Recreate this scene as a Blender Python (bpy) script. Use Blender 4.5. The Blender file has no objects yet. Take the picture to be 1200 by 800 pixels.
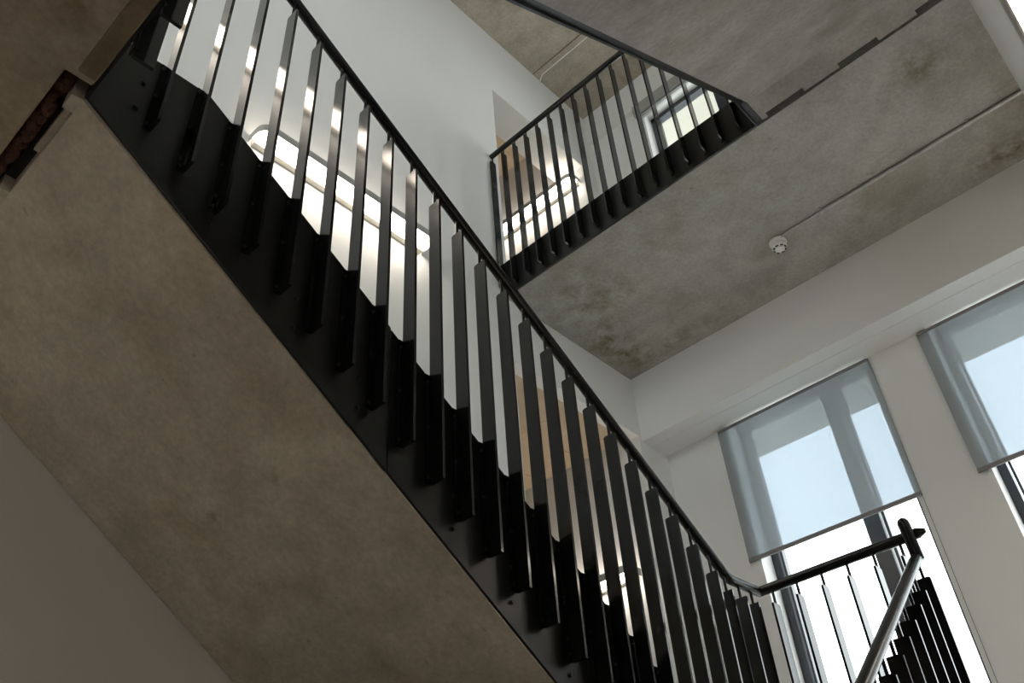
import bpy, bmesh, math, random
from mathutils import Matrix, Vector
random.seed(7)
scene = bpy.context.scene
col = scene.collection
ZC = 1.58                      # camera eye height; all z values below are relative to the eye and shifted by ZC

# ------------------------------------------------------------------ camera
cam_d = bpy.data.cameras.new('camera'); cam = bpy.data.objects.new('camera', cam_d); col.objects.link(cam)
R = ((0.72537347, 0.68547983, -0.06285486), (-0.46734556, 0.42337956, -0.77610429), (-0.50539237, 0.59234041, 0.62746426))
cam.matrix_world = Matrix(((R[0][0], -R[1][0], -R[2][0], 0), (R[0][1], -R[1][1], -R[2][1], 0), (R[0][2], -R[1][2], -R[2][2], ZC), (0, 0, 0, 1)))
cam_d.sensor_width = 36.0; cam_d.lens = 1029.22 / 1200 * 36; cam_d.clip_start = 0.02
scene.camera = cam
# ------------------------------------------------------------------ sky and exposure
w = bpy.data.worlds.new('overcast_sky'); scene.world = w; w.use_nodes = True
bg = w.node_tree.nodes['Background']; bg.inputs[0].default_value = (0.93, 0.95, 0.965, 1); bg.inputs[1].default_value = 2.1
vs = scene.view_settings
vs.view_transform = 'Standard'; vs.look = 'None'; vs.gamma = 1.0; vs.use_curve_mapping = False; vs.exposure = 1.5
LAMP = 5.5                     # radiance of the fluorescent diffusers

# ------------------------------------------------------------------ materials
def mat(name):
    m = bpy.data.materials.new(name); m.use_nodes = True
    nt = m.node_tree; b = nt.nodes['Principled BSDF']
    return m, nt, b
def N(nt, t, **kw):
    n = nt.nodes.new(t)
    for k, v in kw.items():
        if k.startswith('i_'): n.inputs[k[2:].replace('_', ' ')].default_value = v
        else: setattr(n, k, v)
    return n
def ramp(nt, src, a, b, ca, cb):
    r = N(nt, 'ShaderNodeValToRGB'); e = r.color_ramp.elements
    e[0].position = a; e[1].position = b; e[0].color = (*ca, 1); e[1].color = (*cb, 1)
    nt.links.new(src, r.inputs[0]); return r.outputs[0]
def mix(nt, typ, fac, a, b):
    n = N(nt, 'ShaderNodeMix', data_type='RGBA', blend_type=typ)
    for i, v in ((0, fac), (6, a), (7, b)):
        if hasattr(v, 'is_output'): nt.links.new(v, n.inputs[i])
        elif isinstance(v, tuple): n.inputs[i].default_value = (*v, 1)
        else: n.inputs[i].default_value = v
    return n.outputs[2]
def plain(name, c, rough=0.5, metal=0.0, spec=0.5, noise=0.0, nscale=8.0):
    m, nt, b = mat(name)
    b.inputs['Base Color'].default_value = (*c, 1); b.inputs['Roughness'].default_value = rough
    b.inputs['Metallic'].default_value = metal; b.inputs['Specular IOR Level'].default_value = spec
    tc = N(nt, 'ShaderNodeTexCoord'); n = N(nt, 'ShaderNodeTexNoise', i_Scale=nscale, i_Detail=4.0)
    nt.links.new(tc.outputs['Object'], n.inputs['Vector'])
    if noise > 0:
        o = mix(nt, 'MULTIPLY', 1.0, c, ramp(nt, n.outputs[0], 0.3, 0.7, (1 - noise,) * 3, (1 + noise * 0.3,) * 3))
        nt.links.new(o, b.inputs['Base Color'])
    return m
def concrete(name, c, stain=(0.62, 0.54, 0.40), dark=0.62, hole=1.0, extra=None, stn=0.45):
    m, nt, b = mat(name)
    tc = N(nt, 'ShaderNodeTexCoord'); co = tc.outputs['Object']
    n1 = N(nt, 'ShaderNodeTexNoise', i_Scale=1.7, i_Detail=6.0, i_Roughness=0.6)
    n2 = N(nt, 'ShaderNodeTexNoise', i_Scale=5.5, i_Detail=8.0, i_Roughness=0.65)
    n3 = N(nt, 'ShaderNodeTexNoise', i_Scale=46.0, i_Detail=4.0, i_Roughness=0.7)
    n4 = N(nt, 'ShaderNodeTexNoise', i_Scale=2.6, i_Detail=5.0, i_Distortion=0.6)
    v = N(nt, 'ShaderNodeTexVoronoi', i_Scale=7.0, i_Randomness=1.0)
    nd = N(nt, 'ShaderNodeTexNoise', i_Scale=11.0, i_Detail=3.0)
    for n in (n1, n2, n3, nd): nt.links.new(co, n.inputs['Vector'])
    mp = N(nt, 'ShaderNodeMapping'); mp.inputs['Location'].default_value = (7.3, 2.1, 4.4); nt.links.new(co, mp.inputs[0]); nt.links.new(mp.outputs[0], n4.inputs['Vector'])
    vm = N(nt, 'ShaderNodeVectorMath', operation='ADD'); nt.links.new(co, vm.inputs[0])
    vsx = N(nt, 'ShaderNodeVectorMath', operation='SCALE'); vsx.inputs[3].default_value = 0.12
    nt.links.new(nd.outputs['Color'], vsx.inputs[0]); nt.links.new(vsx.outputs[0], vm.inputs[1]); nt.links.new(vm.outputs[0], v.inputs['Vector'])
    a = mix(nt, 'MULTIPLY', 1.0, c, ramp(nt, n1.outputs[0], 0.32, 0.68, (dark,) * 3, (1.12,) * 3))
    a = mix(nt, 'MULTIPLY', 1.0, a, ramp(nt, n2.outputs[0], 0.35, 0.65, (0.84, 0.83, 0.81), (1.06, 1.06, 1.05)))
    a = mix(nt, 'MULTIPLY', 1.0, a, ramp(nt, n3.outputs[0], 0.32, 0.68, (0.84,) * 3, (1.10,) * 3))
    a = mix(nt, 'MULTIPLY', ramp(nt, n4.outputs[0], 0.52, 0.72, (0, 0, 0), (stn, stn, stn)), a, stain)
    h = ramp(nt, v.outputs['Distance'], 0.03, 0.085, (0.45 * hole + 1 - hole,) * 3, (1, 1, 1))
    a = mix(nt, 'MULTIPLY', 0.55, a, h)
    if extra:                                   # damp stains with a place of their own: (x, y, z, radius, strength)
        for (x, y, z, rx, ry, s) in extra:
            mp2 = N(nt, 'ShaderNodeMapping', vector_type='POINT')
            mp2.inputs['Location'].default_value = (-x / rx, -y / ry, -(z + ZC) / max(rx, ry)); mp2.inputs['Scale'].default_value = (1 / rx, 1 / ry, 1 / max(rx, ry))
            nt.links.new(co, mp2.inputs[0])
            ln = N(nt, 'ShaderNodeVectorMath', operation='LENGTH'); nt.links.new(mp2.outputs[0], ln.inputs[0])
            fall = N(nt, 'ShaderNodeMapRange'); fall.inputs[1].default_value = 1.0; fall.inputs[2].default_value = 0.2; nt.links.new(ln.outputs['Value'], fall.inputs[0])
            nn = N(nt, 'ShaderNodeTexNoise', i_Scale=9.0, i_Detail=6.0, i_Roughness=0.7); nt.links.new(co, nn.inputs['Vector'])
            th = N(nt, 'ShaderNodeMapRange'); th.inputs[1].default_value = 0.42; th.inputs[2].default_value = 0.62; nt.links.new(nn.outputs[0], th.inputs[0])
            mu = N(nt, 'ShaderNodeMath', operation='MULTIPLY'); nt.links.new(fall.outputs[0], mu.inputs[0]); nt.links.new(th.outputs[0], mu.inputs[1])
            m2 = N(nt, 'ShaderNodeMath', operation='MULTIPLY'); nt.links.new(mu.outputs[0], m2.inputs[0]); m2.inputs[1].default_value = s
            a = mix(nt, 'MULTIPLY', m2.outputs[0], a, (0.42, 0.36, 0.22))
    nt.links.new(a, b.inputs['Base Color']); b.inputs['Roughness'].default_value = 0.75; b.inputs['Specular IOR Level'].default_value = 0.3
    bp = N(nt, 'ShaderNodeBump', i_Strength=0.12, i_Distance=0.01); nt.links.new(n2.outputs[0], bp.inputs['Height']); nt.links.new(bp.outputs[0], b.inputs['Normal'])
    return m
M_WALL = plain('white_plaster', (0.78, 0.775, 0.76), 0.6, spec=0.3, noise=0.03, nscale=1.2)
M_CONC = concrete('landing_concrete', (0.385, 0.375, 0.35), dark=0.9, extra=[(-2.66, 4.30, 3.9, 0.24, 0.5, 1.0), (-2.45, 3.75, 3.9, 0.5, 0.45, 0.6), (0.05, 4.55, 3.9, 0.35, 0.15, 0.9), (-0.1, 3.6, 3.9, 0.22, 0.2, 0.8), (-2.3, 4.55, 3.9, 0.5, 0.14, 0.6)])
M_CONCA = concrete('flight_concrete', (0.64, 0.595, 0.515), dark=0.82, extra=[(-2.027, 1.247, 1.381, 0.035, 0.03, 0.8), (-2.37, 1.235, 1.388, 0.07, 0.02, 0.6), (-2.38, 1.155, 1.444, 0.02, 0.02, 0.8)])
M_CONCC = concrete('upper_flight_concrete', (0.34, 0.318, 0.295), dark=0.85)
M_CONCT = concrete('ceiling_concrete', (0.43, 0.385, 0.32), dark=0.9)
M_CONCF = concrete('slab_concrete', (0.42, 0.365, 0.285), dark=0.78, extra=[(-1.42, 0.2, 2.0, 0.12, 0.08, 0.7)])
M_STAINED = concrete('brown_stained_concrete', (0.24, 0.185, 0.12), dark=0.7)
M_STEEL = plain('black_painted_steel', (0.008, 0.0085, 0.008), 0.32, spec=0.35, noise=0.2, nscale=3)
M_BAR = plain('glossy_black_bar', (0.011, 0.012, 0.012), 0.10, spec=0.30, noise=0.15, nscale=3)
M_RAIL = plain('satin_black_rail', (0.009, 0.009, 0.010), 0.25, spec=0.32, noise=0.2, nscale=3)
M_BOLT = plain('dark_bolt_steel', (0.014, 0.014, 0.013), 0.4, spec=0.4)
M_GALV = plain('galvanised_steel', (0.50, 0.50, 0.49), 0.35, metal=0.35, noise=0.2, nscale=30)
M_WPLAST = plain('white_plastic', (0.8, 0.8, 0.79), 0.35)
M_DARK = plain('dark_vent', (0.01, 0.01, 0.01), 0.8)
M_GREY = plain('grey_lamp_metal', (0.42, 0.42, 0.41), 0.35, metal=0.3)
M_TRAY = plain('cream_lamp_tray', (0.72, 0.68, 0.60), 0.4)
M_FRAME = plain('dark_window_frame', (0.03, 0.036, 0.045), 0.3)
M_REVEAL = plain('white_reveal', (0.82, 0.83, 0.84), 0.45)
M_WOOL = plain('rusty_packing', (0.10, 0.042, 0.026), 0.9, noise=0.7, nscale=28)
M_FLOOR = plain('grey_floor', (0.64, 0.60, 0.54), 0.5, noise=0.15)
M_GROUND = plain('outdoor_paving', (0.70, 0.69, 0.67), 0.9, noise=0.1, nscale=0.4)
M_OVER = plain('cream_render', (0.42, 0.40, 0.34), 0.8)
M_OCHRE = plain('ochre_board', (0.58, 0.46, 0.32), 0.7, noise=0.12, nscale=6)
M_PLINTH = plain('bar_metal', (0.20, 0.19, 0.19), 0.5)
def emis(name, c, s):
    m, nt, b = mat(name); nt.nodes.remove(b)
    e = N(nt, 'ShaderNodeEmission'); e.inputs[0].default_value = (*c, 1); e.inputs[1].default_value = s
    nt.links.new(e.outputs[0], nt.nodes['Material Output'].inputs[0]); return m
M_LAMP = emis('lamp_diffuser', (1.0, 0.88, 0.74), LAMP)
M_LENS = emis('lamp_top_lens', (1.0, 0.88, 0.74), LAMP * 0.5)
def glass():
    m, nt, b = mat('window_glass'); nt.nodes.remove(b)
    t = N(nt, 'ShaderNodeBsdfTransparent'); t.inputs[0].default_value = (0.93, 0.96, 0.96, 1)
    g = N(nt, 'ShaderNodeBsdfGlossy'); g.inputs['Roughness'].default_value = 0.02
    lw = N(nt, 'ShaderNodeLayerWeight'); lw.inputs[0].default_value = 0.5
    pw = N(nt, 'ShaderNodeMath', operation='POWER'); pw.inputs[1].default_value = 4.0; nt.links.new(lw.outputs['Facing'], pw.inputs[0])
    f = N(nt, 'ShaderNodeMapRange'); f.inputs[3].default_value = 0.03; f.inputs[4].default_value = 0.7; nt.links.new(pw.outputs[0], f.inputs[0])
    x = N(nt, 'ShaderNodeMixShader'); nt.links.new(f.outputs[0], x.inputs[0]); nt.links.new(t.outputs[0], x.inputs[1]); nt.links.new(g.outputs[0], x.inputs[2])
    nt.links.new(x.outputs[0], nt.nodes['Material Output'].inputs[0]); return m
M_GLASS = glass()
def fabric():
    m, nt, b = mat('sheer_blind_fabric'); nt.nodes.remove(b)
    t = N(nt, 'ShaderNodeBsdfTransparent'); t.inputs[0].default_value = (0.83, 0.90, 0.96, 1)
    d = N(nt, 'ShaderNodeBsdfDiffuse'); d.inputs[0].default_value = (0.40, 0.42, 0.42, 1)
    l = N(nt, 'ShaderNodeBsdfTranslucent'); l.inputs[0].default_value = (0.09, 0.092, 0.095, 1)
    a = N(nt, 'ShaderNodeAddShader'); nt.links.new(d.outputs[0], a.inputs[0]); nt.links.new(l.outputs[0], a.inputs[1])
    tc = N(nt, 'ShaderNodeTexCoord'); wv = N(nt, 'ShaderNodeTexNoise', i_Scale=220.0, i_Detail=1.0); nt.links.new(tc.outputs['Object'], wv.inputs['Vector'])
    mr = N(nt, 'ShaderNodeMapRange'); mr.inputs[3].default_value = 0.585; mr.inputs[4].default_value = 0.635; nt.links.new(wv.outputs[0], mr.inputs[0])
    x = N(nt, 'ShaderNodeMixShader'); nt.links.new(mr.outputs[0], x.inputs[0])
    nt.links.new(t.outputs[0], x.inputs[1]); nt.links.new(a.outputs[0], x.inputs[2])
    nt.links.new(x.outputs[0], nt.nodes['Material Output'].inputs[0]); return m
M_FAB = fabric()

# ------------------------------------------------------------------ mesh helpers (z relative to the eye)
def bx(bm, x0, x1, y0, y1, z0, z1):
    if x0 > x1: x0, x1 = x1, x0
    if y0 > y1: y0, y1 = y1, y0
    v = [bm.verts.new((x, y, z)) for x in (x0, x1) for y in (y0, y1) for z in (z0, z1)]
    for f in ((0, 1, 3, 2), (4, 6, 7, 5), (0, 4, 5, 1), (2, 3, 7, 6), (0, 2, 6, 4), (1, 5, 7, 3)): bm.faces.new([v[i] for i in f])
def prism(bm, pts, axis, a, b):
    def P(p, t):
        return {'x': (t, p[0], p[1]), 'y': (p[0], t, p[1]), 'z': (p[0], p[1], t)}[axis]
    A = [bm.verts.new(P(p, a)) for p in pts]; B = [bm.verts.new(P(p, b)) for p in pts]
    bm.faces.new(A); bm.faces.new(B[::-1])
    n = len(pts)
    for i in range(n): bm.faces.new((A[i], B[i], B[(i + 1) % n], A[(i + 1) % n]))
def cyl(bm, p, q, r, seg=12, r2=None, cap=True):
    p = Vector(p); q = Vector(q); d = (q - p).normalized(); r2 = r if r2 is None else r2
    u = d.orthogonal().normalized(); v = d.cross(u)
    A = [bm.verts.new(p + (u * math.cos(t) + v * math.sin(t)) * r) for t in [2 * math.pi * i / seg for i in range(seg)]]
    B = [bm.verts.new(q + (u * math.cos(t) + v * math.sin(t)) * r2) for t in [2 * math.pi * i / seg for i in range(seg)]]
    for i in range(seg): bm.faces.new((A[i], A[(i + 1) % seg], B[(i + 1) % seg], B[i]))
    if cap: bm.faces.new(A[::-1]); bm.faces.new(B)
def pathtube(bm, pts, r, seg=16):
    pts = [Vector(p) for p in pts]; rings = []; u = None
    for i, p in enumerate(pts):
        d1 = (p - pts[i - 1]).normalized() if i else (pts[1] - p).normalized()
        d2 = (pts[i + 1] - p).normalized() if i < len(pts) - 1 else d1
        t = (d1 + d2).normalized(); k = 1 / max(0.3, t.dot(d1))
        if u is None: u = t.orthogonal().normalized()
        u = (u - t * u.dot(t)).normalized(); v = t.cross(u)
        b = (d2 - d1); bn = b.normalized() if b.length > 1e-4 else None
        ring = []
        for j in range(seg):
            a = 2 * math.pi * j / seg; o = (u * math.cos(a) + v * math.sin(a)) * r
            if bn is not None:
                bb = (bn - t * bn.dot(t)).normalized(); o = o + bb * o.dot(bb) * (k - 1)
            ring.append(bm.verts.new(p + o))
        rings.append(ring)
    for A, B in zip(rings, rings[1:]):
        for j in range(seg): bm.faces.new((A[j], A[(j + 1) % seg], B[(j + 1) % seg], B[j]))
    bm.faces.new(rings[0][::-1]); bm.faces.new(rings[-1])
def tomesh(name, bm, m, smooth=False):
    bmesh.ops.recalc_face_normals(bm, faces=bm.faces)
    me = bpy.data.meshes.new(name); bm.to_mesh(me); bm.free(); me.materials.append(m)
    if smooth:
        for p in me.polygons: p.use_smooth = True
        me.set_sharp_from_angle(angle=math.radians(40))
    return me
def obj(name, bm, m, parent=None, smooth=False, bevel=0.0):
    """one mesh object, vertices given in world xy and eye-relative z"""
    for v in bm.verts: v.co.z += ZC
    me = tomesh(name, bm, m, smooth)
    o = bpy.data.objects.new(name, me); col.objects.link(o)
    if parent is not None: attach(o, parent)
    if bevel:
        b = o.modifiers.new('bevel', 'BEVEL'); b.width = bevel; b.segments = 2; b.limit_method = 'ANGLE'
    return o
def wloc(o):
    l = o.location.copy()
    while o.parent: o = o.parent; l += o.location
    return l
def attach(o, parent):
    l = wloc(parent); o.parent = parent; o.location = o.location - l
def inst(name, me, loc, parent=None, rotz=0.0):
    o = bpy.data.objects.new(name, me); col.objects.link(o); o.location = (loc[0], loc[1], loc[2] + ZC); o.rotation_euler[2] = rotz
    if parent is not None: attach(o, parent)
    return o
def tag(o, label, cat, group=None):
    o['label'] = label; o['category'] = cat
    if group: o['group'] = group
    return o
def thing(name, loc, label, cat, group=None):
    e = bpy.data.objects.new(name, None); col.objects.link(e); e.location = (loc[0], loc[1], loc[2] + ZC); e.empty_display_size = 0.1
    return tag(e, label, cat, group)
def struct(name, boxes, m, parent=None, bevel=0.0):
    bm = bmesh.new()
    for b in boxes: bx(bm, *b)
    o = obj(name, bm, m, parent, bevel=bevel)
    if parent is None: o['kind'] = 'structure'
    return o
def boxo(name, b, m, parent=None, bevel=0.0):
    bm = bmesh.new(); bx(bm, *b); return obj(name, bm, m, parent, bevel=bevel)

# ------------------------------------------------------------------ levels and planes
XL, XR = -2.852, 0.234
F1, H1, F2, H2, TOP = -1.58, 0.35, 2.28, 4.20, 7.10
SF2, SH2 = 2.0, 3.9            # soffits
YE = 3.319                     # edge of the upper landing
YF = 4.69                      # face of the bulkhead
YW = 5.0                       # window wall
XA, XB = -1.670, -0.925        # outer faces of the stringers each side of the well
SL = 0.69

# ------------------------------------------------------------------ room shell
struct('floor', [(XL - 3.3, 2.8, -3.0, 5.3, F1 - 0.2, F1)], M_FLOOR)
struct('ceiling', [(XL - 3.6, 2.7, -3.2, 4.95, TOP, TOP + 0.3)], M_CONCT)
struct('wall_left', [
    (XL - 0.3, XL, -3.0, 3.35, F1, TOP), (XL - 0.3, XL, 3.35, YF, F1, H1 - 0.02), (XL - 0.09, XL, 3.35, YF, 3.384, H2 - 0.02),
    (XL - 0.3, XL, 3.35, 4.53, 6.26, TOP), (XL - 0.3, XL, 4.53, 4.74, H2 - 0.02, TOP), (XL - 0.3, XL, YF, 5.25, F1, H2 - 0.02), ], M_WALL)
RW = (0.8, 2.2, 5.35, 6.4)      # unseen window added in the right wall to brighten the upper stairwell
struct('wall_right', [(XR, XR + 0.25, 0.36, 5.25, F1, RW[2]), (XR, XR + 0.25, 0.36, RW[0], RW[2], TOP), (XR, XR + 0.25, RW[1], 5.25, RW[2], TOP), (XR, XR + 0.25, RW[0], RW[1], RW[3], TOP)], M_WALL)
struct('wall_lobby', [(XR + 0.25, 2.5, 0.36, 0.6, F1, TOP), (2.5, 2.7, -3.0, 0.6, F1, TOP)], M_WALL)
BW = (-1.7, 1.5, 2.8, 5.8)     # unseen glazing added behind the camera for daylight on the floor above
struct('wall_back', [(XL - 0.3, 2.7, -3.2, -3.0, F1, BW[2]), (XL - 0.3, BW[0], -3.2, -3.0, BW[2], TOP), (BW[1], 2.7, -3.2, -3.0, BW[2], TOP), (BW[0], BW[1], -3.2, -3.0, BW[3], TOP)], M_WALL)
W1, W2 = (-2.33, -1.285), (-0.86, 0.185)
SILL, HEAD = 0.42, 3.42
struct('wall_window', [
    (XL, W1[0], YW, 5.25, F1, SH2), (W1[1], W2[0], YW, 5.25, F1, SH2), (W2[1], XR, YW, 5.25, F1, SH2),
    (W1[0], W1[1], YW, 5.25, F1, SILL), (W2[0], W2[1], YW, 5.25, F1, SILL),
    (W1[0], W1[1], YW, 5.25, HEAD, SH2), (W2[0], W2[1], YW, 5.25, HEAD, SH2)], M_WALL)
struct('trim_1', [(XL, XR, YF, YW, 3.35, SH2), (XL, XR, 4.81, YW, 3.3475, 3.36)], M_WALL)           # lower bulkhead above the windows
U1, U2 = (-2.24, -1.20), (-0.80, 0.19)
UH = 6.66
struct('wall_window_upper', [
    (XL, U1[0], 4.74, 4.95, H2, TOP), (U1[1], U2[0], 4.74, 4.95, H2, TOP), (U2[1], XR, 4.74, 4.95, H2, TOP),
    (U1[0], U1[1], 4.74, 4.95, H2, 4.35), (U2[0], U2[1], 4.74, 4.95, H2, 4.35), (U1[0], U1[1], 4.74, 4.95, UH, TOP), (U2[0], U2[1], 4.74, 4.95, UH, TOP)], M_WALL)
struct('trim_2', [(XL, XR, YF, 4.74, 6.72, TOP)], M_WALL)                           # upper bulkhead
# corridors seen through the openings in the left wall
struct('wall_corridor_lower', [(-6.2, XL - 0.3, 4.66, 4.80, F1, 3.60), (XL - 0.3, XL - 0.0, 4.66, YF, H1, 3.384), (-6.2, XL - 0.3, 1.3, 1.5, F1, 3.6), (-6.4, -6.2, 1.3, 4.8, F1, 3.6)], M_WALL)
struct('wall_corridor_upper', [(-6.2, XL - 0.3, 4.53, 4.74, H2, TOP), (-6.2, XL - 0.3, 1.3, 1.5, H2, TOP), (-6.4, -6.2, 1.3, 4.74, 3.7, TOP)], M_WALL)
struct('floor_corridor_lower', [(-6.2, XL, 1.5, 4.66, H1 - 0.3, H1)], M_FLOOR)
struct('floor_corridor_upper', [(-6.2, XL - 0.0, 3.35, 4.53, H2 - 0.3, H2 - 0.02), (-6.2, XL - 0.3, 1.5, 3.35, H2 - 0.3, H2 - 0.02)], M_FLOOR)
def board_ceiling(name, x0, x1, y0, y1, z, px, py):
    c = struct(name, [(x0, x1, y0, y1, z + 0.012, z + 0.05)], M_DARK)
    nx = int(math.ceil((x1 - x0) / px)); ny = int(math.ceil((y1 - y0) / py))
    for i in range(nx):
        for j in range(ny):
            a0, a1 = max(x0, x1 - (i + 1) * px), x1 - i * px; b0, b1 = max(y0, y1 - (j + 1) * py), y1 - j * py
            g = 0.003; boxo('ceiling_panel', (a0 + g, a1 - g, b0 + g, b1 - g, z, z + 0.012), M_OCHRE, c)
board_ceiling('ceiling_corridor_lower', -5.4, XL - 0.09, 1.5, 4.655, 3.41, 0.42, 0.62)
board_ceiling('ceiling_corridor_upper', -5.4, XL - 0.3, 1.5, 4.53, 6.95, 0.42, 0.62)

# ------------------------------------------------------------------ slabs
sl = thing('landing_slab', (-1.3, 4.0, SH2), 'pale board-marked concrete landing slab carrying the upper guard rail and smoke detector', 'landing')
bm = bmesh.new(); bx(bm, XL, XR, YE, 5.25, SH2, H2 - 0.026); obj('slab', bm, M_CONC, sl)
boxo('bounce_layer', (XL, XR, YE, 4.739, H2 - 0.026, H2 - 0.02), M_FLOOR, sl)  # pale layer added to bounce light up under the corridor opening
sl = thing('landing_slab', (-1.3, 4.2, H1 - 0.3), 'concrete half landing slab in front of the lower windows', 'landing')
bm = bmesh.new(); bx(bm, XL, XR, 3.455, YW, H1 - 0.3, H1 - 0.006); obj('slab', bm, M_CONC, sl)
boxo('bounce_layer', (XL, XR, 3.455, YW, H1 - 0.006, H1), M_FLOOR, sl)  # pale layer added to bounce light onto the bulkhead and soffit
sl = thing('floor_slab', (-1.0, -1.0, SF2), 'dark brownish concrete floor slab at the head of the long stair flight', 'floor slab')
bm = bmesh.new(); prism(bm, [(XL, -3.0), (2.5, -3.0), (2.5, 0.322), (-1.625, 0.322), (-1.625, 0.25), (XL, 0.25)], 'z', SF2, F2 - 0.02); obj('slab', bm, M_CONCF, sl, bevel=0.006)
bm = bmesh.new(); bx(bm, -1.60, XB, 0.272, 0.3215, SF2 - 0.006, SF2 + 0.01); o = obj('edge_strip', bm, M_STAINED, sl, bevel=0.004); o['label'] = 'brown stained strip along the slab edge'

# ------------------------------------------------------------------ stair flights (concrete)
def steps_up(y_top, z_top, n, sgn, rise, going):
    """top profile: from the upper riser downwards; sgn = direction of descent in y"""
    pts = []; y, z = y_top, z_top
    for i in range(n):
        pts.append((y, z)); z -= rise; pts.append((y, z)); y += sgn * going
    return pts
RISE, GOING = 0.1755, 0.1755 / SL
def botA(y): return 1.29 - SL * (y - 1.378)
fa = thing('stair_flight', (-2.26, 1.8, 0.0), 'long precast concrete stair flight with brownish soffit beside the white wall', 'staircase')
top = [(0.33, F2)] + steps_up(0.62, F2, 11, 1, RISE, GOING) + [(3.45, H1)]
poly = [(0.325, botA(0.354) + 0.006)] + top + [(3.45, 0.05), (3.175, 0.05)]
bm = bmesh.new(); prism(bm, poly, 'x', XL + 0.004, XA - 0.012)
for (a, b) in ((XL + 0.004, -2.12), (-1.74, -1.682)): bx(bm, a, b, 0.296, 0.326, SF2 + 0.004, F2)
bx(bm, -1.96, -1.74, 0.31, 0.326, SF2 + 0.04, F2)
obj('flight_body', bm, M_CONCA, fa)
def botC(y): return SH2 - 0.668 * (3.138 - y)
fc = thing('stair_flight', (-0.34, 1.8, 2.0), 'grey concrete stair flight overhead joined to the upper landing by a notched joint', 'staircase')
top = [(3.27, H2 - 0.02)] + [(y, z) for (y, z) in steps_up(3.13, H2 - 0.02, 11, -1, 0.1737, 0.26)] + [(0.345, F2)]
poly = [(3.27, SH2)] + top + [(0.345, SF2 + 0.03), (3.138 - (SH2 - SF2 - 0.03) / 0.668, SF2 + 0.03), (3.138, SH2)]
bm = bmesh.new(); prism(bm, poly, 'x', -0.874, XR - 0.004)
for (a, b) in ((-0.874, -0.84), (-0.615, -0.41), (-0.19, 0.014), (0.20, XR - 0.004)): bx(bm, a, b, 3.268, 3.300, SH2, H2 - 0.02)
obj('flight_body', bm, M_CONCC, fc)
fb = thing('stair_flight', (-0.34, 2.0, F1), 'concrete stair flight climbing beside the right-hand wall to the lower landing', 'staircase')
top = [(3.45, H1)] + steps_up(3.30, H1, 11, -1, RISE, GOING)
poly = top + [(3.30 - 10 * GOING + 0.3, F1), (3.45, 0.05)]
bm = bmesh.new(); prism(bm, poly, 'x', XB + 0.012, XR - 0.004); obj('flight_body', bm, M_CONCC, fb)
# packing in the joint between slab and long flight
jp = thing('joint_packing', (-2.2, 0.275, SF2), 'crumbly rust-red packing stuffed in the dark joint below the floor slab', 'packing')
boxo('light_stop', (XL + 0.004, -1.63, 0.252, 0.294, SF2 + 0.075, F2 - 0.02), M_DARK, jp)  # dark filler boxes added to stop light leaking through the joint
boxo('light_stop', (-2.119, -1.741, 0.2945, 0.3095, SF2 + 0.06, F2 - 0.02), M_DARK, jp)
boxo('light_stop', (-2.119, -1.961, 0.3095, 0.3245, SF2 + 0.06, F2 - 0.02), M_DARK, jp)
bm = bmesh.new(); x = XL + 0.01
while x < -1.66:
    cy = 0.272 + random.uniform(-0.008, 0.008); cz = SF2 + 0.045 + random.uniform(-0.014, 0.012)
    if x > -1.76: cz += 0.022
    r = random.uniform(0.012, 0.022)
    g = bmesh.ops.create_icosphere(bm, subdivisions=2, radius=r)
    for v in g['verts']: v.co = Vector((v.co.x * 1.3 + x, v.co.y * 0.8 + cy, v.co.z + cz)) + Vector([random.uniform(-.003, .003) for _ in range(3)])
    x += 0.008
obj('crumbs', bm, M_WOOL, jp)

# ------------------------------------------------------------------ balustrades
_bars = {}
def bar_meshes(h, flange):
    """fin: local x = outwards from the stringer (0..0.05), y = thickness, z = 0 bottom"""
    key = (round(h, 3), flange)
    if key not in _bars:
        bm = bmesh.new()
        prism(bm, [(0.0, 0.0), (0.054, 0.0), (0.054, h - 0.001), (0.053, h), (0.007, h), (0.0, h - 0.005)], 'y', -0.005, 0.005)
        if flange: bx(bm, -0.0085, -0.0035, -0.017, 0.0045, 0.004, flange)
        fin = tomesh('baluster', bm, M_BAR)
        bm = bmesh.new(); cyl(bm, (0.026, 0, h - 0.004), (0.026, 0, h + 0.075), 0.006, 10); pin = tomesh('spigot', bm, M_BAR, True)
        _bars[key] = (fin, pin)
    return _bars[key]
def bolt_mesh(nx):
    bm = bmesh.new(); cyl(bm, (-0.001, 0, 0), (0.002, 0, 0), 0.0085, 14); cyl(bm, (0.002, 0, 0), (0.009, 0, 0), 0.006, 6); return tomesh('bolt', bm, M_BOLT)
BOLT = bolt_mesh(1)
def bar(parent, x, y, z0, h, rot, flange=0.0, bolts=()):
    fin, pin = bar_meshes(h, flange)
    o = inst('baluster', fin, (x, y, z0), parent, rot)
    # children live in the bar's own rotated frame
    p = bpy.data.objects.new('spigot', pin); col.objects.link(p); p.parent = o
    for bz in bolts:
        q = bpy.data.objects.new('bolt', BOLT); col.objects.link(q); q.parent = o; q.location = (-0.003, -0.0115, bz); q.scale = (0.8, 0.62, 0.62)
    return o
def rail(parent, pts, r=0.021):
    bm = bmesh.new(); pathtube(bm, pts, r); return obj('handrail', bm, M_RAIL, parent, True)
def smoothpts(a, c, b, n=5, d=0.05):
    a, c, b = Vector(a), Vector(c), Vector(b)
    p = c + (a - c).normalized() * d; q = c + (b - c).normalized() * d
    return [tuple(p * (1 - t) ** 2 + c * 2 * t * (1 - t) + q * t * t) for t in [i / n for i in range(n + 1)]]
def plate_bolts(parent, x, rot, pts):
    for (y, z) in pts: inst('bolt', BOLT, (x, y, z), parent, rot)

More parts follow.
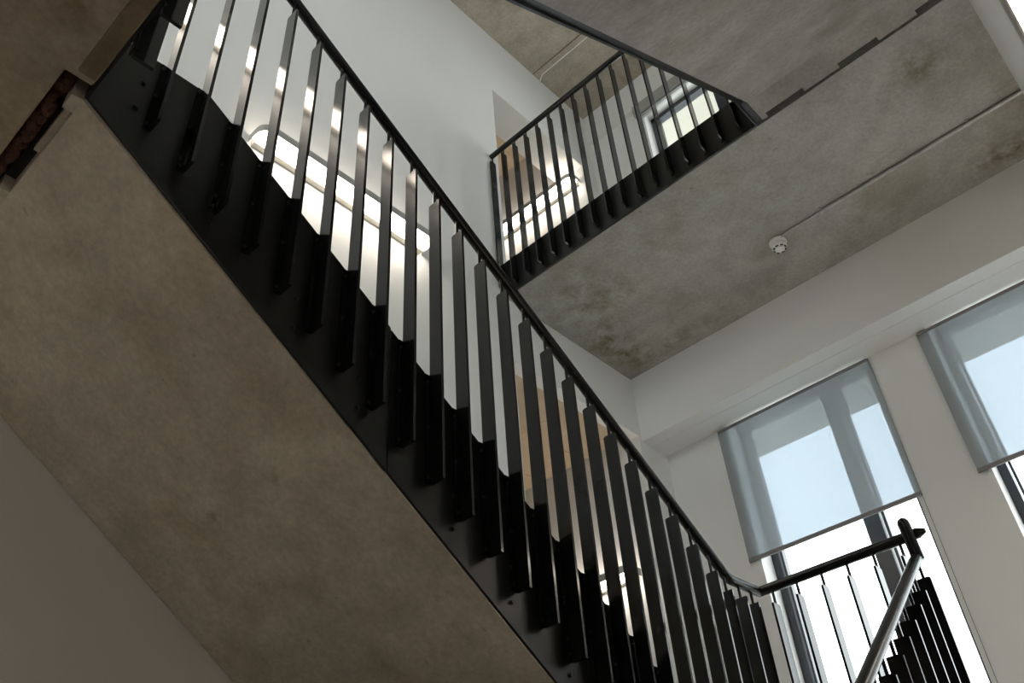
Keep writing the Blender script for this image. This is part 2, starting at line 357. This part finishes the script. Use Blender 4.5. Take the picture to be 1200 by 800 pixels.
# --- long flight A
ba = thing('stair_balustrade', (XA, 1.8, 0.5), 'long black steel balustrade with fin bars running down the brown-soffit flight', 'balustrade')
def topA(y): return 1.807 - SL * (y - 1.378)
def plate(name, poly, x0, x1, parent, bolts, x, rot):
    bm = bmesh.new(); prism(bm, poly, 'x', x0, x1); o = obj(name, bm, M_STEEL, parent)
    plate_bolts(o, x, rot, bolts); return o
YS = 1.374
def pair(y): z = botA(y) + 0.18; return [(y, z), (y, z - 0.108)]
ysu = [0.72, 1.017, 1.255]; ysl = [1.625, 1.86, 2.10, 2.35, 2.60, 2.85, 3.05]
up = [(0.332, botA(0.332)), (0.332, 2.318), (0.637, 2.318), (YS - 0.0025, topA(YS)), (YS - 0.0025, botA(YS) - 0.004)]
plate('stringer_plate', up, XA - 0.010, XA, ba, [(0.449, 2.187), (0.449, 2.077)] + sum([pair(y) for y in ysu], []), XA, 0.0)
lo = [(YS + 0.0025, botA(YS) - 0.004), (YS + 0.0025, topA(YS) - 0.006), (3.43, 0.39), (3.455, 0.39), (3.455, 0.05), (3.175, 0.05)]
plate('stringer_plate', lo, XA - 0.0115, XA - 0.002, ba, sum([pair(y) for y in ysl], []), XA - 0.002, 0.0)
def railA(y): return 3.644 - 0.696 * y
XRA = -1.636
ys = [0.843 + 0.1152 * i for i in range(-3, 20)]
for y in ys:
    z0 = max(botA(y) + 0.115, 0.085); zt = railA(y) - 0.086
    f = min(topA(y), 2.318) - z0 - 0.004
    bar(ba, XA + 0.009, y, z0, round(zt - z0, 2), 0.0, round(f, 2), (0.025, round(f * 0.5, 2), round(f - 0.025, 2)))
for y in (3.122, 3.229, 3.327):
    zt = 1.388
    bar(ba, XA + 0.009, y, 0.085, zt - 0.085, 0.0, 0.29, (0.03, 0.26))
pts = [(XRA, 0.37, railA(0.37) - 0.0)] + smoothpts((XRA, 0.4, railA(0.4)), (XRA, 3.155, 1.452), (XRA, 3.41, 1.462), d=0.03) + [(XRA, 3.41, 1.462)]
rail(ba, pts)

# --- lower landing rail
bl = thing('landing_balustrade', (-1.3, 3.43, 0.4), 'short black landing balustrade across the stairwell in front of the lit lower window', 'balustrade')
bm = bmesh.new(); bx(bm, XA + 0.001, XB - 0.001, 3.447, 3.4548, 0.05, 0.39); obj('stringer_plate', bm, M_STEEL, bl)
for i in range(6):
    bar(bl, -1.575 + 0.1138 * i, 3.436, 0.085, 1.389 - 0.085, -math.pi / 2, 0.29, (0.03, 0.26))
bm = bmesh.new(); pathtube(bm, [(XRA - 0.002, 3.41, 1.462), (-0.925, 3.41, 1.462)], 0.021)
cyl(bm, (-0.926, 3.41, 1.462), (-0.895, 3.41, 1.462), 0.021, 16, 0.008); obj('handrail', bm, M_RAIL, bl, True)

# --- flight B
bb = thing('stair_balustrade', (XB, 2.0, F1), 'steep black balustrade whose overlapping bars stand before the bright lower window', 'balustrade')
def railB(y): return 1.372 - 0.715 * (3.40 - y)
def botB(y): return max(F1, min(0.05, railB(y) - 1.41 - 0.07))
polyb = [(3.445, 0.05), (3.445, 0.39), (3.36, 0.39), (0.62, F1 + 0.30), (0.62, F1), (1.15, F1)]
bm = bmesh.new(); prism(bm, polyb, 'x', XB, XB + 0.010); obj('stringer_plate', bm, M_STEEL, bb)
XRB = -0.962
for i in range(22):
    y = 3.385 - 0.1152 * i
    zt = railB(y) - 0.084; z0 = max(F1 + 0.02, railB(y) - 1.36)
    bar(bb, XB - 0.009, y, z0, round(zt - z0, 2), math.pi, 0.35, ())
rail(bb, [(XRB, 0.75, railB(0.75)), (XRB + 0.004, 3.398, railB(3.398))], 0.0225)
bm = bmesh.new(); pathtube(bm, [(XRB + 0.008, 3.392, 1.352), (XRB + 0.008, 3.385, 1.40), (XRB + 0.006, 3.379, 1.492), (XRB + 0.005, 3.378, 1.504)], 0.0235)
g = bmesh.ops.create_uvsphere(bm, u_segments=14, v_segments=8, radius=0.0232)
for v in g['verts']: v.co = Vector((v.co.x + XRB + 0.005, v.co.y + 3.378, v.co.z + 1.503))
obj('rail_end', bm, M_RAIL, bb, True)

# --- flight C (overhead)
bc = thing('stair_balustrade', (XB, 1.8, 2.2), 'black balustrade edging the overhead grey flight and its notched joint', 'balustrade')
polyc = [(3.309, SH2), (3.309, H2 + 0.01), (3.10, H2 + 0.01), (0.40, H2 + 0.01 - 0.668 * 2.70), (0.345, H2 + 0.01 - 0.668 * 2.70), (0.345, SF2), (3.138 - (SH2 - SF2) / 0.668, SF2), (3.138, SH2)]
polyc = [(3.309, SH2 + 0.0)] + polyc[1:6] + [(3.138 - (SH2 - SF2) / 0.668 + 0.07, SF2 + 0.045), (3.09, SH2 + 0.012), (3.138, SH2)]
bm = bmesh.new(); prism(bm, polyc, 'x', XB, XB + 0.010); obj('stringer_plate', bm, M_STEEL, bc)
bm = bmesh.new(); y0 = 3.138 - (SH2 - SF2) / 0.668 + 0.03
prism(bm, [(y0, botC(y0) + 0.034), (3.10, botC(3.10) + 0.034), (3.138, SH2 + 0.02), (3.307, SH2 + 0.02), (3.307, SH2 + 0.03), (3.13, SH2 + 0.03), (3.09, botC(3.10) + 0.044), (y0, botC(y0) + 0.044)], 'x', XB + 0.0105, -0.875); obj('bottom_flange', bm, M_STEEL, bc)
def railC(y): return min(H2 + 1.111, botC(y) + 1.43)
for i in range(25):
    y = 3.20 - 0.1152 * i
    z0 = min(botC(y), SH2) + 0.25; zt = railC(y) - 0.084
    bar(bc, XB - 0.009, y, z0, round(zt - z0, 2), math.pi, 0.33, ())
rail(bc, [(XRB, 0.38, railC(0.38)), (XRB, 2.99, railC(2.99)), (XRB, 3.269, 5.311)])

# --- upper landing guard
bu = thing('landing_balustrade', (-1.9, YE, H2), 'black guard rail with fin bars along the edge of the upper concrete landing', 'balustrade')
bm = bmesh.new(); bx(bm, XL + 0.002, XB - 0.001, YE - 0.014, YE - 0.002, SH2, H2); o = obj('stringer_plate', bm, M_STEEL, bu)
for i in range(17):
    x = -2.836 + 0.1146 * i
    bar(bu, x, 3.295, SH2 + 0.04, 5.236 - SH2 - 0.04, -math.pi / 2, 0.25, (0.03, 0.2))
rail(bu, [(XL + 0.002, 3.269, 5.311), (XRB - 0.02, 3.269, 5.311)])

# --- rail at the head of the long flight
bf = thing('landing_balustrade', (-1.3, 0.34, F2), 'black guard rail bars on the dark floor slab at the stair head', 'balustrade')
bm = bmesh.new(); bx(bm, XA + 0.001, XB - 0.001, 0.323, 0.331, SF2 - 0.002, 2.318); obj('stringer_plate', bm, M_STEEL, bf)
for i in range(0, 4):
    x = -1.421 + 0.1115 * i
    zb = 1.985 if i > 0 else 1.93
    bar(bf, x, 0.338, zb, 3.31 - zb, math.pi / 2, 0.27, (0.03, 0.24))
rail(bf, [(XRA + 0.02, 0.366, 3.387), (XRB - 0.02, 0.366, 3.387)])

# ------------------------------------------------------------------ wall lights
def rrect(x0, x1, y0, y1, r, n=6):
    """plan outline: square at the wall side (y0), rounded corners on the room side (y1)"""
    p = [(x0, y0), (x1, y0)]
    for cx, a0 in ((x1 - r, 0), (x0 + r, 90)):
        for i in range(n + 1):
            a = math.radians(a0 + 90 * i / n); p.append((cx + r * math.cos(a), y1 - r + r * math.sin(a)))
    return p
def wall_light(loc, length, normal, label, zg):
    """up-and-down light: gear box on the wall, rounded grey fascia in front, glowing lens between them.
    loc: point (x, y) on the wall at the middle; zg: underside of the gear box"""
    t = thing('wall_light', (loc[0], loc[1], zg), label, 'wall light')
    t.rotation_euler[2] = {'x+': -math.pi / 2, 'x-': math.pi / 2, 'y-': math.pi, 'y+': 0.0}[normal]
    L = length / 2; db, do, hb, hg = 0.036, 0.145, 0.02, 0.05
    def part(name, pts, a, b, m, sm):
        bm = bmesh.new(); prism(bm, pts, 'z', a, b)
        o = bpy.data.objects.new(name, tomesh(name, bm, m, sm)); col.objects.link(o); o.parent = t
    part('gear_box', [(-L + 0.02, 0.004), (L - 0.02, 0.004), (L - 0.02, db), (-L + 0.02, db)], 0.0, hb + 0.045, M_TRAY, False)
    part('backplate', [(-L + 0.03, 0.001), (L - 0.03, 0.001), (L - 0.03, 0.004), (-L + 0.03, 0.004)], 0.004, hb + 0.04, M_GREY, False)
    part('diffuser', rrect(-L + 0.004, L - 0.004, db + 0.001, do - 0.004, 0.066), hb, hb + 0.012, M_LAMP, False)
    part('top_lens', rrect(-L + 0.004, L - 0.004, db + 0.001, do - 0.004, 0.066), hb + 0.026, hb + 0.036, M_LENS, False)
    outer = rrect(-L, L, 0.004, do, 0.07)[2:]; inner = rrect(-L + 0.003, L - 0.003, 0.004, do - 0.003, 0.067)[2:]
    ends_o = [(L, 0.004)] + outer + [(-L, 0.004)]; ends_i = [(L - 0.003, 0.004)] + inner + [(-L + 0.003, 0.004)]
    bm = bmesh.new(); z0, z1 = hb - 0.006, hb - 0.006 + hg
    A = [bm.verts.new((*p, z0)) for p in ends_o]; B = [bm.verts.new((*p, z1)) for p in ends_o]
    C = [bm.verts.new((*p, z0)) for p in ends_i]; D = [bm.verts.new((*p, z1)) for p in ends_i]
    for i in range(len(A) - 1):
        j = i + 1
        for q in ((A[i], A[j], B[j], B[i]), (C[j], C[i], D[i], D[j]), (A[j], A[i], C[i], C[j]), (B[i], B[j], D[j], D[i])): bm.faces.new(q)
    for k in (0, -1): bm.faces.new((A[k], B[k], D[k], C[k]))
    o = bpy.data.objects.new('fascia', tomesh('fascia', bm, M_GREY, True)); col.objects.link(o); o.parent = t
    return t
wall_light((XL, 1.95), 1.225, 'x+', 'long wall light on the white wall behind the long flight bars', 3.784)
wall_light((XL, -0.19), 1.225, 'x+', 'wall light on the left wall above the stair head slab', 4.33)
wall_light((-3.51, 4.53), 1.225, 'y-', 'wall light in the upper corridor recess behind the guard rail', 6.05)
wall_light((-3.63, 4.66), 1.225, 'y-', 'wall light in the lower corridor recess behind the long balustrade', 2.359)
wall_light((XR, 1.05), 1.225, 'x-', 'bright wall light on the right-hand wall over the rising flight', 0.95)
wall_light((XR, 4.1), 0.9, 'x-', 'added fill light, out of view, on the right-hand wall of the lower landing', 2.359)  # unseen lamp added to brighten bulkhead, piers and landing soffit
wall_light((XL, -1.0), 1.225, 'x+', 'added fill light, out of view, low on the left wall of the lobby', 0.45)  # unseen lamp added to lift the long flight's soffit and lower wall
wall_light((-0.8, -3.0), 1.225, 'y+', 'added fill light, out of view, on the back wall of the lobby', 0.75)  # unseen lamp added behind the camera for more light from below

# ------------------------------------------------------------------ windows and blinds
def window(n, x0, x1, y, z0, z1, mull, panel):
    wd = struct('window_%d' % n, [(x0, x0 + 0.05, y, y + 0.07, z0, z1), (x1 - 0.05, x1, y, y + 0.07, z0, z1), (x0, x1, y, y + 0.07, z0, z0 + 0.05), (x0, x1, y, y + 0.07, z1 - 0.05, z1)], M_FRAME)
    boxo('mullion', (mull, mull + 0.10, y - 0.005, y + 0.07, z0 + 0.05, z1 - 0.05), M_FRAME, wd)
    boxo('sash_bead', (x0 + 0.06, x0 + 0.075, y + 0.01, y + 0.06, z0 + 0.05, z1 - 0.05), M_FRAME, wd)
    boxo('sash_bead', (mull + 0.112, mull + 0.13, y + 0.01, y + 0.06, z0 + 0.05, z1 - 0.05), M_FRAME, wd)
    for (a, b) in ((x0 + 0.05, mull), (mull + 0.10, x1 - 0.05)): boxo('pane', (a, b, y + 0.03, y + 0.036, z0 + 0.05, z1 - 0.05), M_GLASS, wd)
    return wd
window(1, W1[0], W1[1], 5.16, SILL, HEAD, -1.68, True)
window(2, W2[0], W2[1], 5.16, SILL, HEAD, -0.21, True)
wd = struct('window_5', [(BW[0] + i * (BW[1] - BW[0] - 0.06) / 4, BW[0] + i * (BW[1] - BW[0] - 0.06) / 4 + 0.06, -3.14, -3.06, BW[2], BW[3]) for i in range(5)] + [(BW[0], BW[1], -3.14, -3.06, BW[2], BW[2] + 0.06), (BW[0], BW[1], -3.14, -3.06, BW[3] - 0.06, BW[3])], M_FRAME)  # out-of-view glazing added as extra daylight from behind
for i in range(4):
    st = (BW[1] - BW[0] - 0.06) / 4; boxo('pane', (BW[0] + i * st + 0.06, BW[0] + (i + 1) * st, -3.103, -3.097, BW[2] + 0.06, BW[3] - 0.06), M_GLASS, wd)
wd = struct('window_6', [(XR + 0.12, XR + 0.18, RW[0] + i * (RW[1] - RW[0] - 0.06) / 2, RW[0] + i * (RW[1] - RW[0] - 0.06) / 2 + 0.06, RW[2], RW[3]) for i in range(3)] + [(XR + 0.12, XR + 0.18, RW[0], RW[1], RW[2], RW[2] + 0.06), (XR + 0.12, XR + 0.18, RW[0], RW[1], RW[3] - 0.06, RW[3])], M_FRAME)  # out-of-view window added as extra daylight from the right
for i in range(2):
    st = (RW[1] - RW[0] - 0.06) / 2; boxo('pane', (XR + 0.147, XR + 0.153, RW[0] + i * st + 0.06, RW[0] + (i + 1) * st, RW[2] + 0.06, RW[3] - 0.06), M_GLASS, wd)
window(3, U1[0], U1[1], 4.87, 4.35, UH, -1.60, False)
window(4, U2[0], U2[1], 4.87, 4.35, UH, -0.16, False)
def blind(x0, x1, label, group=None):
    t = thing('roller_blind', ((x0 + x1) / 2, 4.985, 2.33), label, 'blind')
    y = 4.983; z0, z1 = 2.335, 3.332
    bm = bmesh.new(); bx(bm, x0, x1, y - 0.0005, y + 0.0005, z0 + 0.02, z1); obj('fabric', bm, M_FAB, t)
    bm = bmesh.new(); prism(bm, [(y - 0.007, z0), (y + 0.007, z0), (y + 0.007, z0 + 0.022), (y, z0 + 0.03), (y - 0.007, z0 + 0.022)], 'x', x0, x1); obj('bottom_bar', bm, M_PLINTH, t, bevel=0.002)
    bm = bmesh.new(); cyl(bm, (x0 + 0.01, y - 0.0, 3.326), (x1 - 0.01, y - 0.0, 3.326), 0.012, 12); obj('roller_tube', bm, M_PLINTH, t, True)
    boxo('side_wire', (x1 - 0.003, x1, y + 0.003, y + 0.006, 0.45, z1), M_PLINTH, t)
blind(-2.405, -1.253, 'sheer grey roller blind half down over the window behind the landing rail')
blind(-0.928, 0.226, 'sheer grey roller blind half down over the window by the right wall')
t = thing('blind_cassette', (-1.73, 4.66, 6.56), 'grey blind cassette above the upper landing window', 'blind')
boxo('cassette', (-2.30, -1.15, 4.66, 4.739, 6.575, 6.715), M_GREY, t, 0.006); boxo('bottom_lip', (-2.28, -1.17, 4.672, 4.70, 6.555, 6.575), M_PLINTH, t)

# ------------------------------------------------------------------ smoke detector and conduits
sd = thing('smoke_detector', (-1.305, 4.205, SH2), 'white round smoke detector on the underside of the upper landing', 'smoke detector')
def lathe(bm, prof, c, seg=28):
    rings = [[bm.verts.new((c[0] + r * math.cos(2 * math.pi * i / seg), c[1] + r * math.sin(2 * math.pi * i / seg), z)) for i in range(seg)] for r, z in prof]
    for A, B in zip(rings, rings[1:]):
        for i in range(seg): bm.faces.new((A[i], A[(i + 1) % seg], B[(i + 1) % seg], B[i]))
    bm.faces.new(rings[0]); bm.faces.new(rings[-1][::-1])
c = (-1.305, 4.205)
bm = bmesh.new(); lathe(bm, [(0.055, SH2 - 0.001), (0.056, SH2 - 0.018), (0.050, SH2 - 0.024), (0.040, SH2 - 0.025)], c); obj('base', bm, M_WPLAST, sd, True)
bm = bmesh.new(); lathe(bm, [(0.038, SH2 - 0.024), (0.048, SH2 - 0.032), (0.050, SH2 - 0.050), (0.046, SH2 - 0.062), (0.034, SH2 - 0.066), (0.031, SH2 - 0.064)], c); hd = obj('head', bm, M_WPLAST, sd, True)
bm = bmesh.new(); lathe(bm, [(0.026, SH2 - 0.063), (0.027, SH2 - 0.070), (0.020, SH2 - 0.074), (0.005, SH2 - 0.075)], c); obj('centre_cap', bm, M_WPLAST, sd, True)
for i in range(8):
    a = 2 * math.pi * i / 8
    bm = bmesh.new()
    pts = []
    for (r, da) in ((0.0345, -0.26), (0.0345, 0.26), (0.0435, 0.24), (0.0435, -0.24)): pts.append((c[0] + r * math.cos(a + da), c[1] + r * math.sin(a + da)))
    prism(bm, pts, 'z', SH2 - 0.0672, SH2 - 0.060); obj('vent_slot', bm, M_DARK, hd)
cd = thing('conduit', (-0.5, 4.165, SH2 - 0.012), 'galvanised conduit running from the smoke detector to the right-hand wall', 'conduit')
bm = bmesh.new(); cyl(bm, (-0.985, 4.162, SH2 - 0.014), (XR, 4.162, SH2 - 0.014), 0.0125, 14); obj('tube', bm, M_GALV, cd, True)
bm = bmesh.new(); pathtube(bm, [(-1.262, 4.178, SH2 - 0.010), (-1.22, 4.164, SH2 - 0.010), (-0.985, 4.162, SH2 - 0.012)], 0.007, 10); obj('tail', bm, M_GALV, cd, True)
for x in (-0.975, -0.063):
    bm = bmesh.new(); cyl(bm, (x - 0.008, 4.162, SH2 - 0.014), (x + 0.008, 4.162, SH2 - 0.014), 0.016, 14); bx(bm, x - 0.008, x + 0.008, 4.135, 4.190, SH2 - 0.006, SH2 - 0.0005); cyl(bm, (x, 4.14, SH2 - 0.012), (x, 4.14, SH2 - 0.003), 0.005, 8); obj('saddle_clip', bm, M_GALV, cd)
t = tag(obj('ceiling_cable', (lambda b: (pathtube(b, [(XL + 0.001, 4.045, TOP - 0.05), (XL + 0.012, 4.045, TOP - 0.012), (XL + 0.06, 4.015, TOP - 0.006), (XR, 4.015, TOP - 0.006)], 0.006, 8), b)[1])(bmesh.new()), M_WPLAST, None, True), 'thin white cable clipped along the top concrete ceiling', 'cable')
boxo('formwork_groove', (XL, XR, 3.948, 3.958, TOP - 0.003, TOP + 0.001), M_STAINED, bpy.data.objects['ceiling'])

# ------------------------------------------------------------------ outside
struct('trim_3', [(-9, 8, 5.25, 5.74, 3.46, 3.62)], M_OVER)      # projecting ledge above the lower windows
struct('trim_4', [(-9, 8, 4.95, 5.85, 6.80, 6.95)], M_OVER)      # eaves above the upper windows
struct('floor_outside', [(-60, 60, -60, 80, -5.2, -5.0)], M_GROUND)
